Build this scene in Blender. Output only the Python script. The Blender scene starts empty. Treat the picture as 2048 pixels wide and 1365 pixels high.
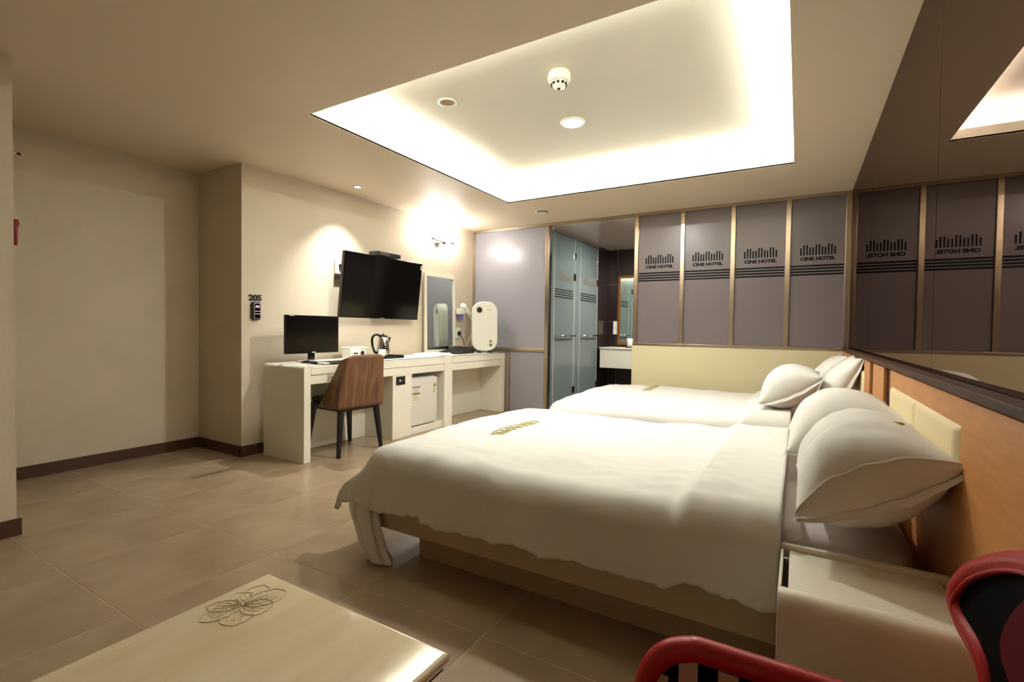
import bpy, bmesh, math, random
from mathutils import Vector, Matrix, noise
random.seed(7)
PI = math.pi
SC = bpy.context.scene
COL = SC.collection

# ------------------------------------------------------------------ camera
YAW, PITCH, ROLL, FPX, CAMH = -0.5332, -0.0241, 0.0141, 971.64, 1.0773
cam_d = bpy.data.cameras.new('camera')
cam = bpy.data.objects.new('camera', cam_d); COL.objects.link(cam)
fw = Vector((math.sin(YAW)*math.cos(PITCH), math.cos(YAW)*math.cos(PITCH), math.sin(PITCH)))
rt = Vector((math.cos(YAW), -math.sin(YAW), 0)); up = rt.cross(fw)
r2 = rt*math.cos(ROLL) + up*math.sin(ROLL); u2 = up*math.cos(ROLL) - rt*math.sin(ROLL)
Mx = Matrix((r2, u2, -fw)).transposed().to_4x4(); Mx.translation = (0, 0, CAMH)
cam.matrix_world = Mx
cam_d.sensor_width = 36; cam_d.sensor_fit = 'HORIZONTAL'
cam_d.lens = 36*FPX/2048; cam_d.clip_start = .02; cam_d.clip_end = 60
SC.camera = cam

# ------------------------------------------------------------------ world, light, exposure
SC.view_settings.view_transform = 'Standard'; SC.view_settings.look = 'None'
SC.view_settings.gamma = 1; SC.view_settings.use_curve_mapping = False
SC.view_settings.exposure = 2.25
w = bpy.data.worlds.new('world'); SC.world = w; w.use_nodes = True
w.node_tree.nodes['Background'].inputs[0].default_value = (.8, .75, .7, 1)
w.node_tree.nodes['Background'].inputs[1].default_value = .03
try:
    SC.cycles.max_bounces = 10; SC.cycles.diffuse_bounces = 6; SC.cycles.glossy_bounces = 5
    SC.cycles.transmission_bounces = 6; SC.cycles.sample_clamp_indirect = 6
except Exception: pass

H = 2.4                                     # ceiling height
RX0, RX1, RY0, RY1 = -2.665, -.064, 1.985, 4.395     # lit ceiling recess
XM = .393                                   # mirror wall plane
YG = 5.458                                  # glass wall plane
YB = 7.56                                   # bathroom end wall
UPZ = 2.60
COVE = (1.0, .995, .95)
def lamp(name, kind, loc, power, color, size=.1, sy=None, rot=(0, 0, 0), spot=None, blend=.5):
    d = bpy.data.lights.new(name, kind); d.energy = power; d.color = color
    if kind == 'AREA':
        d.shape = 'RECTANGLE' if sy else 'DISK'; d.size = size
        if sy: d.size_y = sy
    else: d.shadow_soft_size = size
    if spot: d.spot_size = spot; d.spot_blend = blend
    o = bpy.data.objects.new(name, d); COL.objects.link(o); o.location = loc; o.rotation_euler = rot
    return o
CW = 10.3
yc, xc = (RY0+RY1)/2, (RX0+RX1)/2
for nm, loc, sx, sy in (('cove_strip', (RX0-.13, yc, 2.43), .12, RY1-RY0), ('cove_strip', (RX1+.13, yc, 2.43), .12, RY1-RY0),
                        ('cove_strip', (xc, RY0-.13, 2.43), RX1-RX0, .12), ('cove_strip', (xc, RY1+.13, 2.43), RX1-RX0, .12)):
    lamp(nm, 'AREA', loc, CW*max(sx, sy)/2.5, COVE, sx, sy, (PI, 0, 0))

# ------------------------------------------------------------------ materials
def lin(c):
    return tuple(((v/255)/12.92 if v/255 <= .04045 else ((v/255+.055)/1.055)**2.4) for v in c)
MATS = {}
def mat(name, rgb, rough=.5, metal=0, spec=.5, noise_amt=0, scale=6, bump=0, bscale=40, stretch=None, coat=0, emit=None, estr=0, col2=None, trans=0, detail=3):
    if name in MATS: return MATS[name]
    m = bpy.data.materials.new(name); m.use_nodes = True; nt = m.node_tree; b = nt.nodes['Principled BSDF']
    c = rgb if max(rgb) <= 1 else lin(rgb)
    b.inputs['Base Color'].default_value = (*c, 1); b.inputs['Roughness'].default_value = rough
    b.inputs['Metallic'].default_value = metal; b.inputs['Specular IOR Level'].default_value = spec
    if coat: b.inputs['Coat Weight'].default_value = coat; b.inputs['Coat Roughness'].default_value = .08
    if trans: b.inputs['Transmission Weight'].default_value = trans
    if emit: b.inputs['Emission Color'].default_value = (*emit, 1); b.inputs['Emission Strength'].default_value = estr
    if noise_amt or bump or col2:
        tc = nt.nodes.new('ShaderNodeTexCoord'); mp = nt.nodes.new('ShaderNodeMapping')
        nt.links.new(tc.outputs['Object'], mp.inputs[0])
        if stretch: mp.inputs['Scale'].default_value = stretch
    if noise_amt or col2:
        n = nt.nodes.new('ShaderNodeTexNoise'); n.inputs['Scale'].default_value = scale; n.inputs['Detail'].default_value = detail
        n.inputs['Roughness'].default_value = .6
        nt.links.new(mp.outputs[0], n.inputs['Vector'])
        cr = nt.nodes.new('ShaderNodeValToRGB'); nt.links.new(n.outputs['Fac'], cr.inputs[0])
        cr.color_ramp.elements[0].position = .3; cr.color_ramp.elements[1].position = .7
        c2 = (col2 if max(col2) <= 1 else lin(col2)) if col2 else tuple(min(1, v*(1+noise_amt)) for v in c)
        c1 = c if col2 else tuple(v*(1-noise_amt) for v in c)
        cr.color_ramp.elements[0].color = (*c1, 1); cr.color_ramp.elements[1].color = (*c2, 1)
        nt.links.new(cr.outputs[0], b.inputs['Base Color'])
    if bump:
        n2 = nt.nodes.new('ShaderNodeTexNoise'); n2.inputs['Scale'].default_value = bscale; n2.inputs['Detail'].default_value = 4
        nt.links.new(mp.outputs[0], n2.inputs['Vector'])
        bp = nt.nodes.new('ShaderNodeBump'); bp.inputs['Strength'].default_value = bump; bp.inputs['Distance'].default_value = .004
        nt.links.new(n2.outputs['Fac'], bp.inputs['Height']); nt.links.new(bp.outputs[0], b.inputs['Normal'])
    MATS[name] = m; return m
def frosted(name, rgb, trl, fac, rough):
    m = bpy.data.materials.new(name); m.use_nodes = True; nt = m.node_tree; b = nt.nodes['Principled BSDF']
    b.inputs['Base Color'].default_value = (*lin(rgb), 1); b.inputs['Roughness'].default_value = rough
    b.inputs['Specular IOR Level'].default_value = .7
    t = nt.nodes.new('ShaderNodeBsdfTranslucent'); t.inputs[0].default_value = (*lin(trl), 1)
    mx = nt.nodes.new('ShaderNodeMixShader'); mx.inputs[0].default_value = fac
    nt.links.new(b.outputs[0], mx.inputs[1]); nt.links.new(t.outputs[0], mx.inputs[2])
    nt.links.new(mx.outputs[0], nt.nodes['Material Output'].inputs[0]); MATS[name] = m; return m
def emis(name, rgb, s):
    m = bpy.data.materials.new(name); m.use_nodes = True; nt = m.node_tree; b = nt.nodes['Principled BSDF']
    b.inputs['Base Color'].default_value = (.8, .8, .8, 1)
    b.inputs['Emission Color'].default_value = (*rgb, 1); b.inputs['Emission Strength'].default_value = s
    MATS[name] = m; return m
mat('wallpaper', (.665, .585, .45), .75, bump=.25, bscale=90, noise_amt=.03, scale=3)
mat('ceiling_paper', (.72, .61, .46), .55, bump=.15, bscale=60)
mat('recess_lit_tone', (.73, .715, .635), .5)  # paler, less warm copy of the ceiling colour: cove light put into it
mat('skirting', (78, 52, 34), .45, noise_amt=.25, scale=4, stretch=(8, 8, 40))
mat('tile', (143, 123, 99), .27, spec=.5, col2=(169, 149, 121), scale=2.6, bump=.12, bscale=14, detail=7)
mat('grout', (208, 186, 152), .8)
mat('white_lacquer', (233, 230, 214), .22, spec=.5)
mat('white_matt', (228, 226, 214), .5)
mat('white_plastic', (236, 236, 226), .3)
mat('linen', (222, 222, 217), .85, spec=.2, bump=.45, bscale=9, stretch=(1, 1.8, 1))
mat('sheet', (222, 212, 206), .85, spec=.2, bump=.2, bscale=10)
mat('gold_thread', (176, 160, 84), .6)
mat('bed_frame', (196, 178, 148), .5, noise_amt=.05, scale=2)
mat('plinth', (178, 156, 126), .6)
mat('headboard_wood', (190, 132, 78), .5, noise_amt=.1, scale=5, stretch=(1, 1.5, 12))
mat('ledge_wood', (66, 40, 25), .6, spec=.25, noise_amt=.2, scale=6, stretch=(6, 1, 6))
mat('cream_leather', (226, 212, 172), .45, bump=.1, bscale=60)
mat('low_wall', (210, 201, 164), .55)
mat('steel', (188, 172, 150), .28, metal=1)
mat('chrome', (220, 220, 220), .12, metal=1)
mat('dark_metal', (40, 34, 30), .35, metal=.6)
mat('black_gloss', (7, 6, 6), .12, spec=.6)
mat('black_matt', (12, 11, 11), .5)
mat('black_wood', (16, 12, 11), .4)
mat('walnut', (66, 42, 28), .45, col2=(140, 98, 66), scale=6, stretch=(3, 8, .4), detail=6)
mat('mark', (16, 13, 13), .5, spec=.2)
mat('red_vinyl', (168, 22, 34), .33, spec=.5, bump=.15, bscale=120)
mat('black_velvet', (6, 4, 4), .85, spec=.08)
mat('dark_red', (84, 7, 16), .75, spec=.15)
mat('stripe_beige', (190, 168, 150), .7)
mat('marble', (234, 222, 190), .1, spec=.6, coat=.6, col2=(220, 203, 164), scale=3, stretch=(5, .8, 1), detail=6)
mat('engrave', (196, 178, 130), .4)
mat('gem', (250, 250, 245), .05, spec=1)
mat('table_body', (112, 84, 60), .4)
mat('bath_tile', (44, 34, 34), .22)
mat('bath_joint', (150, 146, 148), .6)
mat('bath_ceiling', (196, 182, 172), .15, spec=.6)
mat('bath_floor', (60, 56, 54), .3)
mat('gold_frame', (140, 92, 40), .35, metal=.4)
mat('fridge', (214, 212, 204), .35)
mat('print_grey', (120, 116, 106), .6)
mat('print_black', (20, 20, 20), .6)
mat('sticker', (230, 226, 190), .5)
mat('sticker_green', (150, 160, 60), .5)
mat('purple', (116, 108, 170), .5)
mat('red_gloss', (120, 8, 18), .12, spec=.6)
mat('leaf_green', (110, 190, 60), .5)
mat('brown_plastic', (70, 44, 34), .3)
mat('towel', (232, 230, 224), .9, bump=.5, bscale=160)
m = mat('mirror_dark', (.205, .162, .145), .012, metal=1)
gl_ = m.node_tree.nodes.new('ShaderNodeBsdfGlossy'); gl_.inputs['Color'].default_value = (.27, .212, .19, 1); gl_.inputs['Roughness'].default_value = .01
m.node_tree.links.new(gl_.outputs[0], m.node_tree.nodes['Material Output'].inputs[0])      # bronze tinted mirror glass
mat('mirror_clear', (.55, .60, .60), .02, metal=1)
mat('mirror_green', (.75, .82, .76), .02, metal=1)
frosted('frost_lilac', (136, 126, 128), (180, 168, 172), .3, .28)
frosted('frost_grey', (172, 170, 178), (200, 196, 204), .3, .26)
frosted('frost_green', (138, 150, 148), (170, 186, 182), .35, .2)
emis('bulb_glow', (1, .99, .97), 24)
emis('lamp_disc', (1, .98, .92), 14)
emis('spot_disc', (1, .98, .94), 12)
emis('red_digits', (1, .05, .25), .45)
emis('key_digits', (1, .6, .7), .2)

# ------------------------------------------------------------------ mesh helpers
class MB:
    def __init__(s): s.bm = bmesh.new()
    def box(s, x0, x1, y0, y1, z0, z1):
        vs = [s.bm.verts.new(p) for p in ((x0,y0,z0),(x1,y0,z0),(x1,y1,z0),(x0,y1,z0),(x0,y0,z1),(x1,y0,z1),(x1,y1,z1),(x0,y1,z1))]
        for f in ((0,3,2,1),(4,5,6,7),(0,1,5,4),(1,2,6,5),(2,3,7,6),(3,0,4,7)): s.bm.faces.new([vs[i] for i in f])
        return s
    def hexa(s, bot, top):
        vs = [s.bm.verts.new(p) for p in list(bot)+list(top)]
        for f in ((0,3,2,1),(4,5,6,7),(0,1,5,4),(1,2,6,5),(2,3,7,6),(3,0,4,7)): s.bm.faces.new([vs[i] for i in f])
        return s
    def prism(s, pts, h, axis='z', a0=0):
        def P(u, v, t):
            return {'z': (u, v, t), 'x': (t, u, v), 'y': (u, t, v)}[axis]
        a = [s.bm.verts.new(P(u, v, a0)) for u, v in pts]; b = [s.bm.verts.new(P(u, v, a0+h)) for u, v in pts]
        n = len(pts); s.bm.faces.new(a[::-1]); s.bm.faces.new(b)
        for i in range(n): s.bm.faces.new((a[i], a[(i+1) % n], b[(i+1) % n], b[i]))
        return s
    def lathe(s, prof, c=(0, 0, 0), n=24, M=None):
        rings = []
        for r, z in prof:
            ring = []
            for i in range(n):
                a = 2*PI*i/n; p = Vector((r*math.cos(a), r*math.sin(a), z))
                if M: p = M @ p
                ring.append(s.bm.verts.new(p+Vector(c)))
            rings.append(ring)
        for k in range(len(rings)-1):
            for i in range(n): s.bm.faces.new((rings[k][i], rings[k][(i+1) % n], rings[k+1][(i+1) % n], rings[k+1][i]))
        s.bm.faces.new(rings[0][::-1]); s.bm.faces.new(rings[-1]); return s
    def tube(s, path, r, n=8, closed=False):
        path = [Vector(p) for p in path]; rings = []; m = len(path)
        prev = None
        for i, p in enumerate(path):
            a = path[(i-1) % m] if (closed or i > 0) else p; b = path[(i+1) % m] if (closed or i < m-1) else p
            t = (b-a).normalized()
            if prev is None:
                nrm = t.orthogonal().normalized()
            else:
                nrm = (prev - t*prev.dot(t)); nrm = nrm.normalized() if nrm.length > 1e-6 else t.orthogonal().normalized()
            prev = nrm; bn = t.cross(nrm); rr = r[i] if isinstance(r, (list, tuple)) else r
            rings.append([s.bm.verts.new(p + nrm*rr*math.cos(2*PI*k/n) + bn*rr*math.sin(2*PI*k/n)) for k in range(n)])
        rng = range(m) if closed else range(m-1)
        for i in rng:
            A, B = rings[i], rings[(i+1) % m]
            if closed and i == m-1:      # match twist
                best = min(range(n), key=lambda q: (A[0].co-B[q].co).length); B = B[best:]+B[:best]
            for k in range(n): s.bm.faces.new((A[k], A[(k+1) % n], B[(k+1) % n], B[k]))
        if not closed: s.bm.faces.new(rings[0][::-1]); s.bm.faces.new(rings[-1])
        return s
    def grid(s, nu, nv, f, closed_u=False):
        V = [[s.bm.verts.new(f(i/nu if not closed_u else i/nu, j/nv)) for j in range(nv+1)] for i in range(nu if closed_u else nu+1)]
        m = len(V)
        for i in range(nu):
            for j in range(nv): s.bm.faces.new((V[i][j], V[(i+1) % m][j], V[(i+1) % m][j+1], V[i][j+1]))
        return s
    def sphere(s, c, r, nu=16, nv=10, sc=(1, 1, 1)):
        prof = [(max(1e-4, r*math.sin(PI*k/nv)), -r*math.cos(PI*k/nv)) for k in range(nv+1)]
        M = Matrix.Diagonal((*sc, 1)); return s.lathe(prof, c, nu, M)
    def build(s, name, material, parent=None, smooth=False, bevel=0, M=None, solid=0, sub=0, seg=3):
        if M is not None: bmesh.ops.transform(s.bm, matrix=M, verts=s.bm.verts)
        bmesh.ops.recalc_face_normals(s.bm, faces=s.bm.faces)
        me = bpy.data.meshes.new(name); s.bm.to_mesh(me); s.bm.free()
        if smooth:
            for p in me.polygons: p.use_smooth = True
        me.materials.append(MATS[material])
        o = bpy.data.objects.new(name, me); COL.objects.link(o)
        if parent: o.parent = parent
        if solid:
            md = o.modifiers.new('thick', 'SOLIDIFY'); md.thickness = solid; md.offset = 0
        if bevel:
            md = o.modifiers.new('bevel', 'BEVEL'); md.width = bevel; md.segments = seg; md.limit_method = 'ANGLE'; md.angle_limit = .6
            for p in me.polygons: p.use_smooth = True
            try:
                wn = o.modifiers.new('wn', 'WEIGHTED_NORMAL'); wn.keep_sharp = True
            except Exception: pass
        if sub:
            md = o.modifiers.new('sub', 'SUBSURF'); md.levels = sub; md.render_levels = sub
        return o
def tag(o, label, cat, group=None):
    o['label'] = label; o['category'] = cat
    if group: o['group'] = group
    return o
def struct(o): o['kind'] = 'structure'; return o
def thing(name, label, cat, loc=(0, 0, 0), rz=0, group=None):
    o = bpy.data.objects.new(name, None); COL.objects.link(o); o.location = loc; o.rotation_euler = (0, 0, rz)
    o.empty_display_size = .05
    return tag(o, label, cat, group)
def B(*a): return MB().box(*a)
def text_mesh(s, size, depth=.001, bold=0, sx=1):
    cu = bpy.data.curves.new('t', 'FONT'); cu.body = s; cu.size = size; cu.extrude = depth; cu.offset = bold
    cu.align_x = 'CENTER'; cu.resolution_u = 3
    o = bpy.data.objects.new('t', cu); COL.objects.link(o)
    bpy.context.view_layer.update()
    me = bpy.data.meshes.new_from_object(o.evaluated_get(bpy.context.evaluated_depsgraph_get()))
    bpy.data.objects.remove(o); bpy.data.curves.remove(cu)
    for v in me.vertices: v.co.x *= sx
    return me
def text_obj(name, s, size, M, material, parent=None, depth=.001, bold=0, sx=1):
    me = text_mesh(s, size, depth, bold, sx); me.transform(M); me.materials.clear(); me.materials.append(MATS[material])
    o = bpy.data.objects.new(name, me); COL.objects.link(o)
    if parent: o.parent = parent
    return o
def basis(xa, ya, origin):
    xa, ya = Vector(xa), Vector(ya); za = xa.cross(ya)
    M = Matrix((xa, ya, za)).transposed().to_4x4(); M.translation = Vector(origin); return M

# ------------------------------------------------------------------ the room
fl = struct(B(-4.75, .5, -1.6, 7.66, -.12, -.0012).build('floor', 'grout'))
P = .595; tile_me = None
for i in range(-7, 4):
    for j in range(-5, 9):
        x0, y0 = -.93+P*i, .805+P*j
        if x0+P < -4.6 or x0 > .45 or y0+P < -1.3 or y0 > 5.5: continue
        if tile_me is None:
            o = B(-.2955, .2955, -.2955, .2955, -.0011, 0).build('floor_tile', 'tile', fl); tile_me = o.data
        else:
            o = bpy.data.objects.new('floor_tile', tile_me); COL.objects.link(o); o.parent = fl
        o.location = (x0+P/2, y0+P/2, 0)
# desk-side wall with the pillar corner, recess wall beside it, near stub
struct(MB().prism([(-3.917, 2.291), (-3.845, 5.47), (-4.75, 5.47), (-4.75, 2.291)], H, 'z').build('wall_left', 'wallpaper'))
struct(B(-4.75, -4.57, -1.6, 2.291, 0, H).build('wall_alcove', 'wallpaper'))
struct(B(-3.54, -3.386, -1.6, .83, 0, H).build('wall_entry', 'wallpaper'))
struct(B(-4.75, .5, -1.75, -1.6, 0, H).build('wall_back', 'wallpaper'))
wr = struct(B(.401, .52, -1.6, 7.66, 0, H+.2).build('wall_right', 'wallpaper'))
for a, b in ((3.933, 5.44), (2.167, 3.93), (.40, 2.164), (-1.58, .397)):
    B(XM, .4005, a+.001, b, .935, H).build('mirror_panel', 'mirror_dark', wr)
SK = .085
def skirt(name, pts):
    struct(MB().prism(pts, SK, 'z').build(name, 'skirting'))
skirt('baseboard_alcove', [(-4.57, -1.6), (-4.555, -1.6), (-4.555, 2.276), (-4.57, 2.276)])
skirt('baseboard_pillar', [(-4.57, 2.276), (-3.902, 2.276), (-3.902, 2.291), (-4.57, 2.291)])
skirt('baseboard_left', [(-3.917, 2.276), (-3.902, 2.276), (-3.828, 5.44), (-3.845, 5.44)])
skirt('baseboard_entry', [(-3.386, -1.6), (-3.37, -1.6), (-3.37, .845), (-3.386, .845)])
# ceiling with the lit recess
c = MB(); E = .26
c.box(-4.75, RX0, -1.75, YG, H, H+.012).box(RX1, .52, -1.75, YG, H, H+.012)
c.box(RX0, RX1, -1.75, RY0, H, H+.012).box(RX0, RX1, RY1, YG, H, H+.012)
ce = struct(c.build('ceiling', 'ceiling_paper'))
L = .018; lz = 2.475
c = MB(); c.box(RX0-L, RX0, RY0-L, RY1+L, H+.001, lz).box(RX1, RX1+L, RY0-L, RY1+L, H+.001, lz)
c.box(RX0, RX1, RY0-L, RY0, H+.001, lz).box(RX0, RX1, RY1, RY1+L, H+.001, lz).build('cove_lip', 'recess_lit_tone', ce)
c = MB(); c.box(RX0-E, RX1+E, RY0-E, RY1+E, UPZ, UPZ+.02)
c.box(RX0-E-.02, RX0-E, RY0-E, RY1+E, H+.013, UPZ).box(RX1+E, RX1+E+.02, RY0-E, RY1+E, H+.013, UPZ)
c.box(RX0-E, RX1+E, RY0-E-.02, RY0-E, H+.013, UPZ).box(RX0-E, RX1+E, RY1+E, RY1+E+.02, H+.013, UPZ).build('recess_ceiling', 'recess_lit_tone', ce)

# ------------------------------------------------------------------ glass wall
posts = (-1.60, -1.10, -.602, -.111, .371)
k = 1
def trim(x0, x1, y0, y1, z0, z1, m='steel'):
    global k
    o = struct(B(x0, x1, y0, y1, z0, z1).build('trim_%d' % k, m, bevel=.003)); k += 1; return o
for p in posts: trim(p-.021, p+.021, YG-.02, YG+.03, .945, H-.03)
trim(-3.85, .392, YG-.02, YG+.03, H-.03, H-.001)                 # head rail
trim(-1.62, .392, YG-.03, YG+.03, .915, .944)                    # rail on the low wall
trim(-2.742, -2.70, YG-.02, YG+.03, 0, H-.03)                    # jamb of the opening
trim(-3.85, -3.818, YG-.02, YG+.03, 0, H-.03)
trim(-3.818, -2.742, YG-.02, YG+.03, .80, .838)
trim(-3.29, -3.25, YG-.02, YG+.03, 0, .80)
struct(B(-1.622, .40, YG-.045, YG+.045, 0, .914).build('wall_low', 'low_wall', bevel=.004))
hts = (.070, .098, .098, .072, .074, .098, .100, .074, .072, .098, .096, .072)
def logo(o, xl, xr, y):
    w = xr-xl
    mb = MB()
    for i, hh in enumerate(hts):
        xx = xl+w*(.06+.88*i/11.6); mb.box(xx, xx+.0135*w/.33, y-.0012, y, 1.826, 1.826+hh)
    mb.build('logo_bars', 'mark', o)
    text_obj('lettering', 'CINE HOTEL', .043, basis((1, 0, 0), (0, 0, 1), ((xl+xr)/2, y-.0006, 1.777)), 'mark', o, .0006, .0024, 1.25*w/.33*.93)
for i in range(4):
    a, b = posts[i]+.022, posts[i+1]-.022
    o = struct(B(a, b, YG, YG+.01, .946, H-.032).build('window_%d' % (i+1), 'frost_lilac'))
    logo(o, a+.06, b-.05, YG-.0005)
    for q in range(4):
        z = 1.724-q*.0275
        B(a+.004, b-.004, YG-.0017, YG-.0005, z-.0082, z+.0082).build('clear_stripe', 'mark', o)
struct(B(-3.817, -2.743, YG, YG+.01, .839, H-.032).build('window_5', 'frost_grey'))
struct(B(-3.249, -2.743, YG, YG+.01, .02, .799).build('window_6', 'frost_grey'))
struct(B(-3.817, -3.291, YG, YG+.01, .02, .799).build('window_7', 'frost_grey'))

# ------------------------------------------------------------------ bathroom behind the opening
struct(B(-3.9, .40, YG+.03, YB, 2.365, 2.40).build('ceiling_bath', 'bath_ceiling'))
struct(B(-3.9, .40, YG+.031, YB-.009, -.001, .004).build('floor_bath', 'bath_floor'))
wb = struct(B(-3.9, .40, YB, YB+.08, 0, 2.40).build('wall_bath', 'bath_joint'))
xs = [-3.88, -3.28, -2.668, -2.52, -1.92, -1.32, -.72, -.12, .39]
zs = [0, .6, 1.23, 1.815, 2.37]
for i in range(len(xs)-1):
    for j in range(4):
        B(xs[i]+.004, xs[i+1]-.004, YB-.008, YB, zs[j]+.004, zs[j+1]-.004).build('wall_tile', 'bath_tile', wb)
struct(B(-3.95, -3.86, 5.49, YB, 0, 2.4).build('wall_shower', 'bath_joint'))
struct(B(-2.70, -2.66, 7.09, YB-.009, 0, 2.365).build('wall_bath_return', 'bath_tile'))
# fixed lights and two glass doors along the passage
trim(-2.70, -2.655, 5.49, 7.09, 2.325, 2.364, 'chrome')
k2 = 8
for a, b in ((5.49, 5.545), (6.205, 6.385)):
    struct(B(-2.682, -2.672, a, b, .005, 2.324).build('window_%d' % k2, 'frost_green')); k2 += 1
def shower_door(n, a, b):
    d = struct(B(-2.682, -2.672, a, b, .012, 2.318).build('door_%d' % n, 'frost_green'))
    mb = MB(); z = 1.0; mb.tube([(-2.63, a+.03, z), (-2.63, b-.03, z)], .011)
    for yy in (a+.06, b-.06): mb.tube([(-2.676, yy, z), (-2.628, yy, z)], .009)
    mb.build('handle', 'chrome', d, smooth=True)
    for zz in (2.09, 1.80, .26): B(-2.692, -2.662, b-.035, b+.03, zz-.045, zz+.045).build('hinge', 'dark_metal' if zz < 2 else 'chrome', d, bevel=.003)
    mb = MB()
    for i in range(9):
        yy = a+.12+i*(b-a-.22)/9; hh = (.05, .09, .12, .06, .07, .05, .08, .06, .07)[i]
        mb.box(-2.6715, -2.6705, yy, yy+(b-a-.22)/9*.9, 1.735, 1.735+hh)
    mb.build('skyline_print', 'print_grey', d)
    for q in range(4):
        z = 1.60-q*.032
        B(-2.6715, -2.6705, a+.02, b-.06, z-.007, z+.007).build('clear_stripe', 'mark', d)
    for yy in (a+.004, b-.004):
        B(-2.684, -2.670, yy-.004, yy+.004, .012, 2.318).build('edge_seal', 'white_plastic', d)
shower_door(1, 5.55, 6.20); shower_door(2, 6.39, 7.085)
bm_ = thing('bathroom_mirror', 'tall gold framed mirror on the dark bathroom wall', 'mirror', (-2.2, YB-.01, 1.4))
def framed(par, x0, x1, z0, z1, y, fw_, th, fm, gm, off):
    ox, oy, oz = off
    for a in ((x0, x0+fw_, z0, z1), (x1-fw_, x1, z0, z1), (x0+fw_, x1-fw_, z0, z0+fw_), (x0+fw_, x1-fw_, z1-fw_, z1)):
        B(a[0]-ox, a[1]-ox, y-th-oy, y-oy, a[2]-oz, a[3]-oz).build('frame', fm, par, bevel=.004)
    B(x0+fw_-ox, x1-fw_-ox, y-th*.5-oy, y-oy, z0+fw_-oz, z1-fw_-oz).build('mirror_glass', gm, par)
framed(bm_, -2.495, -1.95, .855, 1.95, YB-.01, .04, .03, 'gold_frame', 'mirror_green', (-2.2, YB-.01, 1.4))
va = thing('vanity_counter', 'white wall hung washbasin counter in the bathroom', 'counter', (-2.0, 7.1, .5))
B(-.61, 1.2, -.04, .448, .012, .30).build('front_box', 'white_lacquer', va, bevel=.006)
B(-.62, 1.2, -.05, .448, .302, .322).build('counter_top', 'white_lacquer', va, bevel=.004)
MB().lathe([(.17, .322), (.19, .36), (.18, .37), (.15, .335)], (.55, .2, 0), 24).build('basin', 'white_lacquer', va, smooth=True)
o = thing('wall_switch', 'white light switch beside the gold framed mirror', 'switch', (-2.53, YB-.009, 1.13))
B(-.04, .035, -.012, .0, -.11, .10).build('plate', 'white_plastic', o, bevel=.003)
B(-.02, .016, -.016, -.0121, -.03, .03).build('rocker', 'white_matt', o, bevel=.002)
o = thing('tissue_cup', 'small patterned white cup on the washbasin counter', 'cup', (-2.19, 7.2, .8235))
MB().lathe([(.036, .012), (.045, .14), (.04, .14), (.032, .02)], (0, 0, 0), 20).build('cup', 'white_plastic', o, smooth=True)
MB().lathe([(.055, 0), (.055, .01), (.03, .0115)], (0, 0, 0), 20).build('saucer', 'black_matt', o, smooth=True)
lamp('bathroom_light', 'AREA', (-1.4, 6.5, 2.355), 13, (1, .93, .88), .5)
lamp('shower_light', 'AREA', (-3.3, 6.3, 2.355), 7, (.86, 1, .96), .4)

# ------------------------------------------------------------------ headboard along the mirror wall
hb = thing('headboard', 'long orange wood headboard with dark top ledge below the mirror', 'headboard', (.37, 2.6, 0))
def hbx(n, x0, x1, y0, y1, z0, z1, m_, bv=.004, seg=3): return B(x0-.37, x1-.37, y0-2.6, y1-2.6, z0, z1).build(n, m_, hb, bevel=bv, seg=seg)
hbx('back_board', .372, .392, -1.55, 5.408, 0.0, .926, 'ledge_wood')
hbx('ledge', .342, .392, -1.55, 5.408, .927, .95, 'ledge_wood', .003)
for a, b in ((-1.55, 2.73), (2.92, 3.31), (3.46, 5.405)): hbx('wood_panel', .356, .3715, a, b, 0.0, .920, 'headboard_wood', .002)
def cushion(y0, y1, z0, z1):
    def f(u, v):
        y = y0+(y1-y0)*u; z = z0+(z1-z0)*v
        e = min(min(u, 1-u)*(y1-y0), min(v, 1-v)*(z1-z0)); t = min(1, e/.025)
        return (  .3558-.37-.012*math.sqrt(max(0, 1-(1-t)**2)), y-2.6, z)
    MB().grid(40, 20, f).build('cushion', 'cream_leather', hb, smooth=True)
for a, b in ((1.62, 2.13), (2.135, 2.655), (3.70, 4.35), (4.355, 5.0)): cushion(a, b, .70, .85)

# ------------------------------------------------------------------ beds
def fbm(x, y, z=0): return noise.noise((x, y, z))
def make_bed(y0, y1, which):
    xf, xh = -1.70, .325
    bd = thing('bed_frame', 'beige bed base under the %s' % which, 'bed', (-.7, (y0+y1)/2, 0), group='low beige bed bases')
    oy = (y0+y1)/2; ox = -.7
    B(-1.52-ox, .335-ox, y0+.075-oy, y1-.06-oy, .0, .124).build('plinth', 'plinth', bd, bevel=.003)
    B(xf-.02-ox, .335-ox, y0-oy, y0+.03-oy, .126, .30).build('side_rail', 'bed_frame', bd, bevel=.004)
    B(xf-.02-ox, .335-ox, y1-.03-oy, y1-oy, .126, .30).build('side_rail', 'bed_frame', bd, bevel=.004)
    B(xf-.02-ox, xf+.01-ox, y0+.031-oy, y1-.031-oy, .126, .30).build('foot_rail', 'bed_frame', bd, bevel=.004)
    B(xf+.011-ox, .335-ox, y0+.031-oy, y1-.031-oy, .126, .225).build('slat_base', 'bed_frame', bd)
    return bd
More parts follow.
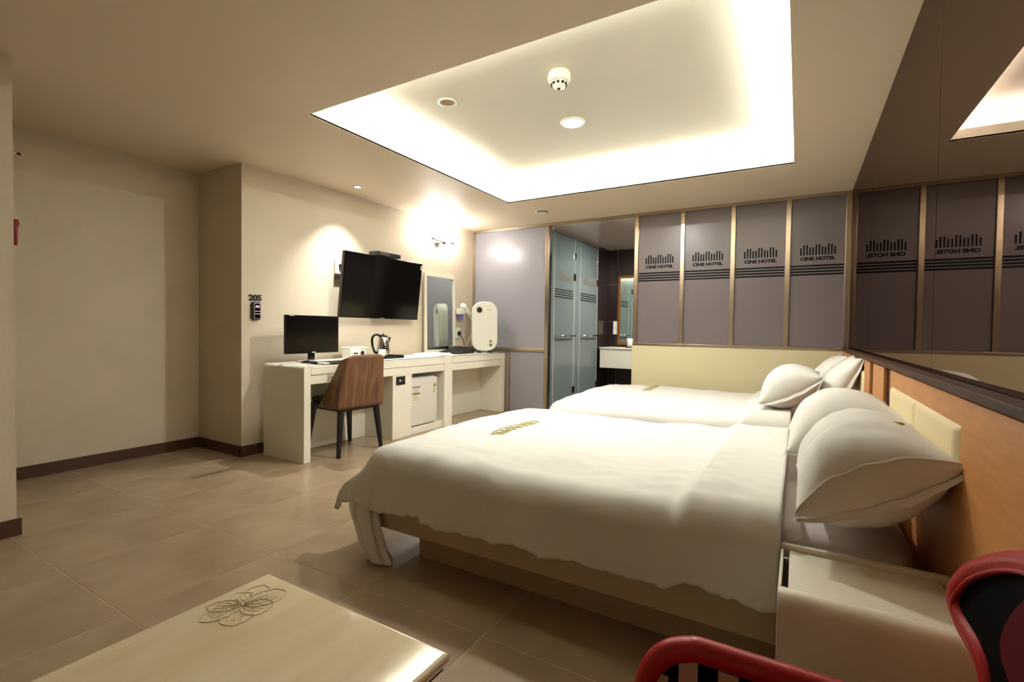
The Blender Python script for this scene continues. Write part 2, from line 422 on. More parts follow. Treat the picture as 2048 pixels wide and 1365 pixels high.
def make_mattress(y0, y1, label):
    x0, x1, z0, z1 = -1.685, .318, .226, .475
    cx, cy, cz = (x0+x1)/2, (y0+y1)/2, (z0+z1)/2; hx, hy, hz = (x1-x0)/2, (y1-y0)/2, (z1-z0)/2; R = .07
    def f(u, v):
        th = 2*PI*u; ph = (v-.5)*PI
        def sp(c, e): return math.copysign(abs(c)**e, c)
        x = sp(math.cos(th), .16)*sp(math.cos(ph), .28)*hx; y = sp(math.sin(th), .16)*sp(math.cos(ph), .28)*hy; z = sp(math.sin(ph), .35)*hz
        n = fbm(x*9, y*9, z*14)*.006 if z > -.11 else 0
        return (cx+x, cy+y+n, cz+z+n*.5)
    o = MB().grid(120, 24, f, closed_u=True).build('mattress', 'sheet', smooth=True)
    return tag(o, label, 'mattress', 'mattresses in white sheets')
def sstep(a, b, x):
    t = max(0, min(1, (x-a)/(b-a))); return t*t*(3-2*t)
def duvet_map(y0, y1, seed, x0=-1.80, x1=.0, zt=.500, ov=.345, r=.11, flare=.13):
    def f(s, t):          # s: along x (foot overhang below x0), t: along y
        dx = max(0, x0+r-s); dy = 0; sg = 0
        if t < y0+r: dy = y0+r-t; sg = -1
        elif t > y1-r: dy = t-(y1-r); sg = 1
        d = (dx**4+dy**4)**.25
        bx, by = max(s, x0+r), min(max(t, y0+r), y1-r)
        puff = .018*fbm(s*2.1, t*2.1, seed)+.009*fbm(s*6, t*5, seed+3)+.004*fbm(s*13, t*15, seed+5)
        foldb = sstep(-.36, -.29, s)*.035
        crown = .02*math.sin(PI*max(0, min(1, (t-y0)/(y1-y0))))
        zz = zt+puff+foldb+crown
        if d < 1e-6: return Vector((s, t, zz))
        n = Vector((-dx, sg*dy, 0)).normalized()
        arc = r*PI/2
        if d < arc:
            a = d/r; out = r*math.sin(a); drop = r*(1-math.cos(a))
        else:
            e = d-arc; fl_ = flare+(.32-flare)*(dx/d)**2; out = r+e*fl_; drop = r+e*.975
        along = t if dx > dy else s
        wv = sstep(.08, .4, d)
        out += wv*(.020*fbm(along*5.5, seed, 1.7)+.012*fbm(along*14, seed, 4.1)+.012*fbm(along*31, seed, 6.1)*sstep(.2, .34, d))
        drop += wv*(.030*fbm(along*3.1, seed+9, .3)+.014*fbm(along*17, seed+2, .9)+.010*fbm(along*36, seed+2, 2.9))
        ear = (2*dx*dy/max(1e-9, dx*dx+dy*dy))**3*sstep(.12, .33, d)
        return Vector((bx, by, zz))+n*out-Vector((0, 0, drop))+Vector((-.14, sg*.01, .012))*ear
    return f
def make_duvet(y0, y1, seed, label, x0=-1.80):
    f = duvet_map(y0, y1, seed, x0); ov = .345; r = .11
    nx, ny = 180, 180
    S0, S1, T0, T1 = x0-ov+.12, -.032, y0-ov+.12, y1+ov-.12
    def g(u, v):
        p = f(S0+(S1-S0)*u, T0+(T1-T0)*v)
        p.z = max(p.z, .03)
        return p
    o = MB().grid(nx, ny, g).build('duvet', 'linen', smooth=True, solid=.022)
    o.modifiers['thick'].offset = -1
    return tag(o, label, 'duvet', 'white hotel duvets'), f
for (y0, y1, which, mlab, dlab, seed) in (
        (1.665, 3.20, 'nearer bed beside the nightstand', 'white sheeted mattress of the nearer bed beside the nightstand', 'white duvet on the nearer bed, its foot corner hanging to the floor', 1.3),
        (3.64, 5.20, 'farther bed next to the cream low wall', 'white sheeted mattress of the farther bed next to the low wall', 'white duvet on the farther bed next to the cream low wall', 7.7)):
    make_bed(y0, y1, which); make_mattress(y0+.06, y1-.06, mlab)
    dv, f = make_duvet(y0-.045, y1+.03, seed, dlab)
    if y0 < 3:
        lv = ((.27, -1.80, 1.650, .085, .020), (.21, -1.795, 1.640, .085, .03), (.14, -1.745, 1.625, .078, .035), (.06, -1.675, 1.603, .072, .036), (.012, -1.635, 1.598, .075, .038), (.004, -1.62, 1.596, .055, .026))
        def tail(u, v):
            kk = v*(len(lv)-1); i = min(int(kk), len(lv)-2); t = kk-i; A, Bb = lv[i], lv[i+1]
            z, cx_, cy_, a_, b_ = (p+(q_-p)*t for p, q_ in zip(A, Bb)); th = 2*PI*u
            rr = 1+.16*math.sin(5*th+3*v)+.08*math.sin(9*th+5*v)
            return (cx_+a_*rr*math.cos(th)+.01*fbm(u*7, v*5, 2), cy_+b_*rr*math.sin(th), max(.002, z))
        MB().grid(48, 30, tail, closed_u=True).build('hanging_corner', 'linen', dv, smooth=True)
    # gold lettering near the foot, read from the foot end
    cxx, cyy = (-1.40, 2.40) if y0 < 3 else (-1.27, 4.86)
    for s_, size, off in (('CINE HOTEL', .075, 0), ('BUSINESS', .04, -.055)):
        if off: continue
        me = text_mesh(s_, size, .0006, .002, 1.15)
        for v in me.vertices:
            px, py = v.co.x, v.co.y; X, Y = cxx+py+off, cyy-px
            q = f(X, Y); v.co = Vector((X, Y, q.z+.0035+v.co.z))
        me.materials.clear(); me.materials.append(MATS['gold_thread'])
        o = bpy.data.objects.new('gold_lettering', me); COL.objects.link(o); o.parent = dv; o['kind'] = 'stuff'
        mb = MB()
        for kx, a, b in ((-.016, -.2, .2),):
            n_ = 30
            for i in range(n_):
                ya, yb = a+(b-a)*i/n_, a+(b-a)*(i+1)/n_; z0_ = f(cxx+kx, cyy+(ya+yb)/2).z+.0035
                mb.box(cxx+kx-.003, cxx+kx+.003, cyy+ya, cyy+yb, z0_, z0_+.001)
        mb.build('gold_line', 'gold_thread', dv)

def pillow(label, loc, L, W, T, rz, tilt, roll=0, seed=0, seam=False, emblem=False):
    """L along local x, W along local y, T total thickness"""
    M = Matrix.Translation(loc) @ Matrix.Rotation(rz, 4, 'Z') @ Matrix.Rotation(tilt, 4, 'X') @ Matrix.Rotation(roll, 4, 'Y')
    def shape(u, v, sgn):
        a, b = 2*u-1, 2*v-1
        pin = 1-.07*(1-a*a)*abs(b)**3; pin2 = 1-.06*(1-b*b)*abs(a)**3
        x = a*L/2*pin2; y = b*W/2*pin
        t = (max(0, 1-abs(a)**4.5)**.6)*(max(0, 1-abs(b)**2.0)**.85)
        ed = (1-t)
        wr_ = .010*fbm(x*16+seed, y*7, sgn)*t+.014*fbm(x*5, y*5+seed, sgn*2)*t + .012*t*ed*math.sin(14*math.atan2(b, a)+seed)
        z = sgn*(T/2*(1.1 if sgn > 0 else .9)*t)+wr_
        return Vector((x, y, z))
    mb = MB(); N = 36
    for sg in (1, -1):
        mb.grid(N, N, lambda u, v: shape(u, v, sg))
    bmesh.ops.remove_doubles(mb.bm, verts=mb.bm.verts, dist=.0008)
    o = mb.build('pillow', 'linen', smooth=True, M=M)
    tag(o, label, 'pillow', 'white bed pillows')
    if seam:
        side = seam
        path = []
        for i in range(31):
            b = -0.98+1.96*i/30
            u = .5+side*.472; v = (b+1)/2
            p = shape(u, v, 1); path.append(M @ (p+Vector((side*.002, 0, .001))))
        MB().tube(path, .0022, 6).build('seam', 'linen', o, smooth=True)
    # pillowcase flap
    fl_ = MB()
    def flap(u, v):
        b = 2*v-1; sd = seam if seam else -1
        p = shape(.5+sd*.49, v, -1); return M @ (p+Vector((sd*.012*u, b*.012*u, -.02*u*(1-b*b)-.004)))
    fl_.grid(4, 24, flap).build('pillowcase_flap', 'linen', o, smooth=True)
    if emblem:
        mb = MB()
        for i, (dx, dy, lw, lh) in enumerate(((0, 0, .05, .012), (.03, .01, .02, .02), (-.03, .006, .02, .012))):
            p = shape(.5+emblem[0]+dx, .5+emblem[1]+dy, 1); q = M @ (p+Vector((0, 0, .002)))
            mb.sphere(q, .012, 10, 6, (1.3, .6, .35))
        mb.build('gold_emblem', 'gold_thread', o)
    return o
# local x of each pillow lies along the bed's width (world y)
pillow('big white pillow in front on the nearer bed, beside the nightstand', (.185, 1.905, .655), .64, .42, .30, PI/2, -.50, 0, 1.0, seam=-1, emblem=(-.02, -.36))
pillow('white pillow behind the big one on the nearer bed', (.165, 2.60, .672), .62, .44, .28, PI/2, -.40, 0, 4.0)
pillow('plump white pillow lying tilted in front on the farther bed', (-.045, 4.02, .69), .56, .43, .28, PI/2, -.50, 0, 7.0)
pillow('white pillow propped upright against the headboard of the farther bed', (.245, 4.02, .735), .58, .44, .15, PI/2, -1.08, 0, 9.0)
pillow('white pillow at the low wall corner of the farther bed', (.20, 4.72, .72), .58, .46, .17, PI/2, -1.0, 0, 12.0)

# ------------------------------------------------------------------ nightstand
ns = thing('nightstand', 'glossy white nightstand between the nearer bed and the red armchair', 'nightstand', (.155, 1.50, 0))
def nsb(n, x0, x1, y0, y1, z0, z1, m_, bv=.003): return B(x0-.155, x1-.155, y0-1.5, y1-1.5, z0, z1).build(n, m_, ns, bevel=bv)
prof = [(1.325, .0), (1.325, .40)] + [(1.325+.042*(1-math.cos(a)), .40+.048*math.sin(a)) for a in [PI/2*i/8 for i in range(1, 9)]] + [(1.385, .443), (1.385, .02), (1.343, .02), (1.343, .0)]
MB().prism([(p[0]-1.5, p[1]) for p in prof], 0.38, 'x', -.030-.155).build('front_panel', 'white_lacquer', ns, smooth=False, bevel=.002)
nsb('back_panel', -.03, .35, 1.632, 1.652, 0, .455, 'white_lacquer')
nsb('side_panel', .33, .35, 1.386, 1.631, 0, .43, 'white_lacquer')
nsb('side_panel', -.03, -.022, 1.386, 1.631, 0, .444, 'white_lacquer')
nsb('inner_board', -.0215, .329, 1.386, 1.631, 0.3, .318, 'table_body')
nsb('top_panel', -.008, .329, 1.386, 1.631, .428, .442, 'white_lacquer', .002)
nsb('bracket', -.0215, -.0085, 1.57, 1.582, .425, .440, 'chrome', .001)

# ------------------------------------------------------------------ red and black armchair
ac = thing('armchair', 'red and black vinyl armchair with striped arm, beside the nightstand', 'armchair', (.05, .86, 0))
ay = .86
half = [(.0, .778), (.08, .774), (.15, .760), (.21, .735), (.27, .695), (.305, .655), (.318, .61), (.295, .575), (.245, .55), (.214, .525), (.205, .48), (.22, .42), (.232, .34), (.232, .25)]
def bx_(w): return .295-.5*w*w-.05
def bx3(w, z): return .30-.45*w*w + (z-.6)*.06
half = [(w_, z_-.024*min(1, max(0, (z_-.55)/.1))) for w_, z_ in half]
outline = [(-w_, z_) for w_, z_ in half[::-1]] + half[1:]
def smooth_path(pts, n=4, closed=False):
    out = []
    m_ = len(pts)
    for i in range(m_ if closed else m_-1):
        p0 = pts[(i-1) % m_] if (closed or i > 0) else pts[i]; p1 = pts[i]; p2 = pts[(i+1) % m_]; p3 = pts[(i+2) % m_] if (closed or i < m_-2) else p2
        for q in range(n):
            t = q/n
            out.append(tuple(.5*((2*b)+(-a+c_)*t+(2*a-5*b+4*c_-d)*t*t+(-a+3*b-3*c_+d)*t**3) for a, b, c_, d in zip(p0, p1, p2, p3)))
    if not closed: out.append(pts[-1])
    return out
def half_w(z, side_pts=smooth_path(half, 4)):
    best = 0
    for (w1, z1), (w2, z2) in zip(side_pts, side_pts[1:]):
        if min(z1, z2) <= z <= max(z1, z2) and z1 != z2:
            best = max(best, w1+(w2-w1)*(z-z1)/(z2-z1))
    return best
def back_face(off):
    def f(u, v):
        z = .25+(.7535-.25)*v; hw = half_w(min(z, .7525)); wv_ = (2*u-1)*hw
        return (bx3(wv_, z)+off-.05, wv_+ay-.86, z)
    return f
MB().grid(40, 40, back_face(.0)).build('back_panel', 'black_velvet', ac, smooth=True)
MB().grid(40, 40, back_face(.035)).build('back_shell', 'red_vinyl', ac, smooth=True)
def band(u, v):
    z = .27+(.731-.27)*v; hw = half_w(z); wv_ = (2*u-1)*hw*.62-.02
    return (bx3(wv_, z)-.0535, wv_, z)
MB().grid(24, 24, band).build('back_inset', 'dark_red', ac, smooth=True)
MB().tube([(bx3(w_, z_)+.012-.05, w_, z_) for w_, z_ in smooth_path(outline, 4)], .021, 10).build('back_rim', 'red_vinyl', ac, smooth=True)
MB().tube([(bx3(w_*.955, z_-.012)-.055, w_*.955, z_-.010) for w_, z_ in smooth_path(outline, 4)], .0045, 6).build('piping', 'red_vinyl', ac, smooth=True)
arm = [(.20, .473), (-.12, .473), (-.17, .468), (-.215, .445), (-.248, .40), (-.262, .34), (-.268, .22)]
for sgn in (1, -1):
    yy = sgn*.152; pts = smooth_path([(a-.05, b-.027) for a, b in arm], 5)
    ro = [(x, yy, z) for x, z in pts]
    MB().tube(ro, .024, 12).build('arm_rim', 'red_vinyl', ac, smooth=True)
    poly = pts+[(.15, .22)]
    pn = MB().prism(poly, .024, 'y', yy-.012).build('arm_panel', 'black_velvet', ac)
    for a in (-.229, -.173, -.100, -.03, .04, .11):
        ztop = .425 if a > -.2 else .378
        for fy in (yy-.0135, yy+.0122):
            B(a-.018-.05, a+.018-.05, fy, fy+.0013, .23, ztop).build('arm_stripe', 'stripe_beige', pn)
B(-.27, .20, -.139, .139, .215, .315).build('seat', 'red_vinyl', ac, bevel=.03)
B(-.29, .22, -.17, .17, .16, .213).build('seat_base', 'black_matt', ac, bevel=.01)
for lx in (-.25, .18):
    for ly in (-.14, .14): MB().lathe([(.014, 0), (.022, .16)], (lx, ly, 0), 12).build('leg', 'chrome', ac, smooth=True)

# ------------------------------------------------------------------ low table
tb = thing('low_table', 'glossy cream marbled low table with an engraved flower', 'table', (-.925, .2, 0))
tx0, tx1, ty0, ty1 = -.315, .315, -.62, .603
B(tx0, tx1, ty0, ty1, .376, .40).build('table_top', 'marble', tb, bevel=.0115, seg=5)
B(tx0+.012, tx1-.012, ty0+.012, ty1-.012, .362, .3755).build('under_frame', 'table_body', tb, bevel=.002)
B(tx0+.03, tx1-.03, ty0+.03, ty1-.03, .30, .3615).build('apron', 'table_body', tb, bevel=.003)
for lx in (tx0+.034, tx1-.084):
    for ly in (ty0+.034, ty1-.084): B(lx, lx+.05, ly, ly+.05, 0, .2995).build('leg', 'table_body', tb, bevel=.004)
fl_mb = MB(); gm = MB()
cx0, cy0 = -1.145+.925, .672-.2
pet = [(-1.75, .088, .026), (-2.45, .075, .024), (2.75, .062, .026), (2.0, .088, .030), (1.2, .098, .034), (.35, .074, .034), (-.75, .084, .036)]
for ai, (ang, ln, wd) in enumerate(pet):
    d = Vector((math.cos(ang), math.sin(ang), 0)); nrm = Vector((-d.y, d.x, 0)); base = Vector((cx0, cy0, .4006))
    def pt(t, s_): 
        return base+d*(ln*t)+nrm*(wd*s_*(math.sin(PI*min(1, t*.8+.05))**.8))
    pts = [pt(i/9, 1) for i in range(9)]+[pt(1.0, .45), pt(1.05+.04*math.sin(ai), .1), pt(.99, -.4)]+[pt((8-i)/9, -1) for i in range(9)]
    pts = [p+Vector((.006*fbm(i*.9, ai), .006*fbm(i*.9, ai, 5), 0)) for i, p in enumerate(pts)]
    fl_mb.tube(pts, .0009, 5)
    for s_ in (-.5, -.1, .35): fl_mb.tube([pt(i/6*.8, s_) for i in range(7)], .0005, 5)
    gm.sphere(pt(.6, .3), .0022, 8, 5); gm.sphere(pt(.35, -.2), .002, 8, 5)
gm.sphere((cx0, cy0, .4015), .004, 8, 5)
fo = fl_mb.build('flower_engraving', 'engrave', tb, smooth=True)
gm.build('gem_inlay', 'gem', fo, smooth=True)['kind'] = 'stuff'

# ------------------------------------------------------------------ desk, vanity desk, fridge
XF, XB = -3.31, -3.835
dk = thing('desk', 'long white desk with drawer and fridge niche against the wall', 'desk', (-3.6, 3.37, 0))
def dkb(par, ox, oy): return lambda n, x0, x1, y0, y1, z0, z1, m_='white_lacquer', bv=.003: B(x0-ox, x1-ox, y0-oy, y1-oy, z0, z1).build(n, m_, par, bevel=bv)
q = dkb(dk, -3.6, 3.37)
pr = [(2.43, .0)] + [(2.43, .735)] + [(2.43+.03*(1-math.cos(a)), .735+.03*math.sin(a)) for a in [PI/2*i/6 for i in range(1, 7)]] + [(2.492, .765), (2.492, 0)]
MB().prism([(a-3.37, b) for a, b in pr], XF-XB, 'x', XB+3.6).build('end_panel', 'white_lacquer', dk, bevel=.002)
q('top', XB, XF, 2.493, 4.172, .742, .765)
q('glass_top', XB+.01, XF-.004, 2.72, 4.17, .7655, .7705, 'black_gloss', .001)
q('top_mat', XB+.012, XF-.012, 2.722, 4.168, .7707, .7715, 'white_matt', .0)
q('drawer_front', XF-.018, XF, 2.494, 4.171, .692, .7415)
q('apron', XF-.024, XF-.006, 2.494, 4.171, .617, .6885)
q('modesty_panel', -3.70, -3.685, 2.493, 3.40, .0, .74)
q('pedestal_side', -3.70, -3.335, 3.402, 3.42, .0, .616)
q('pedestal_panel', -3.335, -3.319, 3.402, 3.655, .0, .616)
q('niche_side', -3.70, -3.319, 3.656, 3.668, .0, .616)
q('niche_floor', -3.70, -3.330, 3.669, 4.172, .0, .072)
q('niche_back', -3.715, -3.701, 3.42, 4.172, .0, .74)
q('post', XB, XF, 4.173, 4.314, .0, .768)
so = q('power_socket', -3.3185, -3.312, 3.445, 3.565, .523, .605, 'black_gloss', .002)
B(-3.3119+3.6, -3.3105+3.6, 3.485-3.37, 3.497-3.37, .552, .576).build('socket_switch', 'white_plastic', so)
B(-3.3119+3.6, -3.3105+3.6, 3.512-3.37, 3.545-3.37, .560, .566).build('socket_mark', 'print_grey', so)
vd = thing('vanity_desk', 'white dressing desk with open knee space beside the frosted glass wall', 'desk', (-3.6, 4.9, 0))
q = dkb(vd, -3.6, 4.9)
q('top', XB, XF, 4.316, 5.362, .742, .765)
q('glass_top', XB+.01, XF-.004, 4.318, 5.36, .7655, .7705, 'black_gloss', .001)
q('top_mat', XB+.012, XF-.012, 4.32, 5.358, .7707, .7715, 'white_matt', 0)
q('drawer_front', XF-.018, XF, 4.316, 5.362, .692, .7415)
q('apron', XF-.024, XF-.006, 4.316, 5.362, .607, .6885)
q('end_panel', XB, XF, 5.363, 5.43, 0, .765)
q('back_panel', -3.66, -3.645, 4.316, 5.362, 0, .74)
fr = thing('mini_fridge', 'small grey mini fridge inside the desk niche', 'fridge', (-3.5, 3.88, .073))
B(-.17, .13, -.205, .195, .0, .50).build('body', 'fridge', fr, bevel=.004)
fd = B(.132, .168, -.205, .195, .012, .488).build('door', 'fridge', fr, bevel=.005)
B(.1682, .169, -.19, -.075, .40, .408).build('notice_header', 'print_black', fd)
B(.1682, .169, -.19, -.075, .345, .398).build('notice', 'sticker', fd)
B(.1682, .169, -.19, -.075, .332, .34).build('notice_header', 'print_black', fd)
B(.1682, .169, -.19, -.075, .262, .33).build('notice', 'sticker', fd)
for i in range(7): B(.1691, .1695, -.185, -.085-.01*(i % 3), .27+i*.018+(.008 if i > 3 else 0), .275+i*.018+(.008 if i > 3 else 0)).build('notice_line', 'print_grey', fd)
MB().lathe([(.022, 0), (.022, .001)], (.1683, .155, .40), 16, Matrix.Rotation(PI/2, 4, 'Y')).build('round_sticker', 'sticker_green', fd)
B(.1682, .169, .14, .165, .345, .365).build('small_sticker', 'sticker_green', fd)
B(.1682, .169, .13, .145, .325, .335).build('small_sticker', 'print_black', fd)

# desk chair
dc = thing('desk_chair', 'walnut backed chair with black seat and legs at the desk', 'chair', (-3.42, 2.92, 0), -.05)
def shell(off):
    def f(u, v):
        s = 2*u-1; z = .40+(.845-.40)*v
        hw = .245-.045*v; wing = (.20*(1-v)**1.1+.015)
        bk = .22+.06*v
        lim = 1.0
        a = abs(s); L0 = .62
        if a < L0: y = s/L0*(hw-.03); x = bk
        else:
            t = (a-L0)/(1-L0); ang = min(1, t*2)*PI/2
            y = math.copysign(hw-.03+.03*math.sin(ang), s); x = bk-.03*(1-math.cos(ang))-max(0, t-.5)*2*wing
        top = .0
        if v > .9 and a > .5: z -= (a-.5)*.10*(v-.9)/.1
        x += -.02*(1-s*s)*0
        nx = off
        return (x-nx*(1 if a < L0 else .3), y-math.copysign(nx*(0 if a < L0 else 1), s), z)
    return f
MB().grid(48, 16, shell(0)).build('backrest', 'walnut', dc, smooth=True, solid=.012)
B(-.20, .205, -.195, .195, .425, .475).build('seat', 'black_matt', dc, bevel=.02)
B(-.205, .215, -.205, .205, .375, .424).build('seat_frame', 'black_wood', dc, bevel=.004)
for sx in (-1, 1):
    for sy in (-1, 1):
        tx, ty = sx*.185+.005, sy*.185; bx2, by2 = sx*.215+.0, sy*.225; a, b = .021, .013
        MB().hexa([(bx2-b, by2-b, 0), (bx2+b, by2-b, 0), (bx2+b, by2+b, 0), (bx2-b, by2+b, 0)], [(tx-a, ty-a, .3745), (tx+a, ty-a, .3745), (tx+a, ty+a, .3745), (tx-a, ty+a, .3745)]).build('leg', 'black_wood', dc, bevel=.003)

# ------------------------------------------------------------------ things on the desk
TZ = .7717
mo = thing('computer_monitor', 'black computer monitor standing on the desk', 'monitor', (-3.62, 2.74, TZ), .0)
B(-.02, .018, -.262, .262, .075, .40).build('casing', 'black_gloss', mo, bevel=.005)
B(.0182, .0186, -.247, .247, .095, .387).build('screen', 'black_gloss', mo)
B(-.03, -.005, -.03, .03, .02, .12).build('stand_neck', 'black_gloss', mo, bevel=.005)
MB().lathe([(.095, 0), (.1, .006), (.03, .016)], (0, 0, 0), 28, Matrix.Diagonal((.85, 1.1, 1, 1))).build('stand_foot', 'black_gloss', mo, smooth=True)
B(.0182, .0188, -.02, .02, .081, .088).build('brand_mark', 'white_plastic', mo)
B(.0182, .0188, -.235, -.19, .392, .396).build('brand_mark', 'white_plastic', mo)
kb = thing('keyboard', 'white and black keyboard lying in front of the monitor', 'keyboard', (-3.47, 2.83, TZ), .0)
B(-.065, .065, -.21, .21, 0, .014).build('keyboard_base', 'black_matt', kb, bevel=.003)
km = MB()
for r in range(5):
    for c_ in range(17):
        x = -.054+r*.0225; y = -.2+c_*.0235; km.box(x, x+.0195, y, y+.0205, .0142, .021)
o = km.build('keys', 'white_plastic', kb); o['kind'] = 'stuff'
kb2 = thing('keyboard_tray', 'thin black pull out tray at the desk front edge', 'tray', (-3.335, 2.86, TZ-.0007))
B(-.05, .03, -.19, .20, 0.0012, .008).build('tray', 'black_gloss', kb2, bevel=.002)
B(-.05, .03, -.25, -.192, 0.0012, .012).build('tray_stop', 'white_matt', kb2, bevel=.002)
tr = thing('kettle_tray', 'flat black tray under the steel kettle', 'tray', (-3.55, 3.50, TZ))
B(-.12, .12, -.14, .17, 0, .006).build('tray_floor', 'black_gloss', tr, bevel=.002)
tm = MB(); tm.box(-.12, .12, -.14, -.134, .0061, .03).box(-.12, .12, .164, .17, .0061, .03).box(-.12, -.114, -.134, .164, .0061, .03).box(.114, .12, -.134, .164, .0061, .03).build('tray_rim', 'black_gloss', tr)
kt = thing('electric_kettle', 'brushed steel electric kettle with black handle on the black tray', 'kettle', (-3.55, 3.50, TZ+.007), -1.9)
MB().lathe([(.072, 0), (.076, .012), (.06, .018)], (0, 0, 0), 28).build('power_base', 'black_matt', kt, smooth=True)
MB().lathe([(.068, .018), (.07, .03), (.06, .12), (.05, .195), (.045, .205), (.02, .212)], (0, 0, 0), 32).build('kettle_body', 'chrome', kt, smooth=True)
MB().lathe([(.046, .206), (.04, .222), (.012, .226), (.01, .238), (.004, .24)], (0, 0, 0), 24).build('lid', 'black_gloss', kt, smooth=True)
MB().tube(smooth_path([(.04, 0, .222), (.085, 0, .225), (.115, 0, .19), (.112, 0, .12), (.09, 0, .06), (.066, 0, .05)], 5), .012, 10).build('handle', 'black_gloss', kt, smooth=True)
MB().hexa([(-.062, -.018, .15), (-.05, -.018, .15), (-.05, .018, .15), (-.062, .018, .15)], [(-.082, -.012, .205), (-.044, -.02, .205), (-.044, .02, .205), (-.082, .012, .205)]).build('spout', 'chrome', kt, bevel=.003)
bx = thing('amenity_box', 'white amenity box with small dark print beside the kettle', 'box', (-3.72, 3.30, TZ))
B(-.06, .06, -.11, .09, 0, .095).build('body', 'white_plastic', bx, bevel=.004)
B(-.066, .066, -.118, .098, .096, .112).build('lid', 'white_plastic', bx, bevel=.004)
for a, b in ((-.075, -.02),): B(.0602, .061, a, b, .045, .06).build('print', 'brown_plastic', bx)
MB().lathe([(.024, 0), (.024, .0008)], (.0604, .035, .052), 18, Matrix.Rotation(PI/2, 4, 'Y')).build('print', 'brown_plastic', bx)
cu = thing('paper_cup', 'small white patterned cup in front of the kettle', 'cup', (-3.46, 3.40, TZ+.007))
MB().lathe([(.026, 0), (.034, .085), (.03, .085), (.022, .006)], (0, 0, 0), 22).build('cup', 'white_matt', cu, smooth=True)
te = thing('tea_sachet', 'small green and white tea sachet beside the cup', 'sachet', (-3.50, 3.28, TZ))
MB().hexa([(-.02, -.03, 0), (.02, -.03, 0), (.02, .03, 0), (-.02, .03, 0)], [(-.012, -.03, .02), (.01, -.03, .02), (.01, .03, .02), (-.012, .03, .02)]).build('packet', 'white_matt', te, bevel=.004)
B(-.008, .006, -.02, .02, .0202, .034).build('green_tip', 'leaf_green', te, bevel=.003)
tw = MB()
def towel(u, v): 
    return (-.17+.34*u, -.26+.40*v, .022*min(1, 8*min(u, 1-u))*min(1, 8*min(v, 1-v))**.5*(1+.4*fbm(u*5, v*6, 2))+.001)
tw.grid(24, 30, towel)
o = tw.build('folded_towel', 'towel', smooth=True); o.location = (-3.60, 4.38, TZ); tag(o, 'folded white towel lying on the desk below the framed mirror', 'towel')
bt = thing('hairdryer_tray', 'black wedge shaped tray on the dressing desk', 'tray', (-3.62, 4.83, TZ), .15)
MB().hexa([(-.13, -.24, .0), (.14, -.2, 0), (.14, .15, 0), (-.13, .15, 0)], [(-.13, -.24, .025), (.14, -.2, .012), (.14, .15, .075), (-.13, .15, .085)]).build('tray_body', 'black_matt', bt, bevel=.004)
dm = thing('dressing_mirror', 'white framed dressing mirror standing against the wall', 'mirror', (-3.83, 4.70, TZ))
dm.rotation_euler = (0, -.02, 0)
for a in ((-.27, -.235, 0, .97), (.285, .32, 0, .97), (-.235, .285, 0, .045), (-.235, .285, .925, .97)):
    B(-.0, .028, a[0], a[1], a[2], a[3]).build('frame', 'white_lacquer', dm, bevel=.004)
B(.002, .012, -.235, .285, .045, .925).build('mirror_glass', 'mirror_clear', dm)
pf = thing('air_purifier', 'white rounded air purifier standing on the dressing desk', 'purifier', (-3.47, 5.18, TZ), math.radians(-52))
def rrect(w_, h_, r, n=8):
    pts = []
    for cx_, cz_, a0 in ((w_/2-r, h_-r, 0), (-w_/2+r, h_-r, PI/2), (-w_/2+r, r, PI), (w_/2-r, r, 1.5*PI)):
        for i in range(n+1): a = a0+PI/2*i/n; pts.append((cx_+r*math.cos(a), cz_+r*math.sin(a)))
    return pts
# local front = +x
def pf_prism(n_, w_, h_, r, x0, th, zb, m_, bv): return MB().prism([(a, b+zb) for a, b in rrect(w_, h_, r)], th, 'x', x0).build(n_, m_, pf, bevel=bv, seg=4)
pf_prism('body', .33, .63, .13, -.07, .12, .022, 'white_plastic', .02)
pf_prism('front_cover', .315, .61, .12, .0505, .014, .032, 'white_plastic', .006)
MB().lathe([(.036, 0), (.036, .004)], (.0648, -.07, .545), 24, Matrix.Rotation(PI/2, 4, 'Y')).build('dial_ring', 'brown_plastic', pf)
MB().lathe([(.022, 0), (.022, .004)], (.069, -.07, .545), 24, Matrix.Rotation(PI/2, 4, 'Y')).build('dial', 'chrome', pf)
MB().lathe([(.018, 0), (.018, .001)], (.0648, .075, .15), 16, Matrix.Rotation(PI/2, 4, 'Y')).build('round_sticker', 'sticker_green', pf)
B(.0647, .0655, .06, .095, .085, .12).build('square_sticker', 'print_grey', pf)
B(.0647, .0655, .02, .08, .55, .554).build('brand_mark', 'print_grey', pf)
for a in (-.09, .05): B(-.05, .06, a, a+.05, 0, .021).build('foot', 'black_matt', pf, bevel=.003)
hd = thing('hair_dryer', 'white wall hung hair dryer holder with purple label', 'hair dryer', (-3.842, 5.16, 1.24))
B(0.006, .07, -.11, .03, .02, .10).build('holder', 'white_plastic', hd, bevel=.012)
B(.012, .06, -.085, -.01, -.05, .019).build('label', 'purple', hd, bevel=.006)
MB().tube([(.05, -.02, .10), (.055, .01, .15)], .045, 14).build('nozzle', 'white_plastic', hd, smooth=True, bevel=.005)
MB().tube([(.05, .03, .11), (.06, .13, .02), (.065, .19, -.04)], [.03, .026, .022], 12).build('handle', 'white_plastic', hd, smooth=True)
MB().tube(smooth_path([(.065, .19, -.05), (.07, .2, -.14), (.06, .14, -.28), (.06, .06, -.385)], 6), .006, 6).build('cord', 'white_plastic', hd, smooth=True)
ol = thing('wall_socket', 'white wall socket with black plug below the hair dryer', 'socket', (-3.842, 5.10, 1.02))
B(0.004, .016, -.05, .05, -.07, .07).build('plate', 'white_plastic', ol, bevel=.003)
B(.0165, .05, -.02, .02, -.03, .02).build('plug', 'black_matt', ol, bevel=.006)
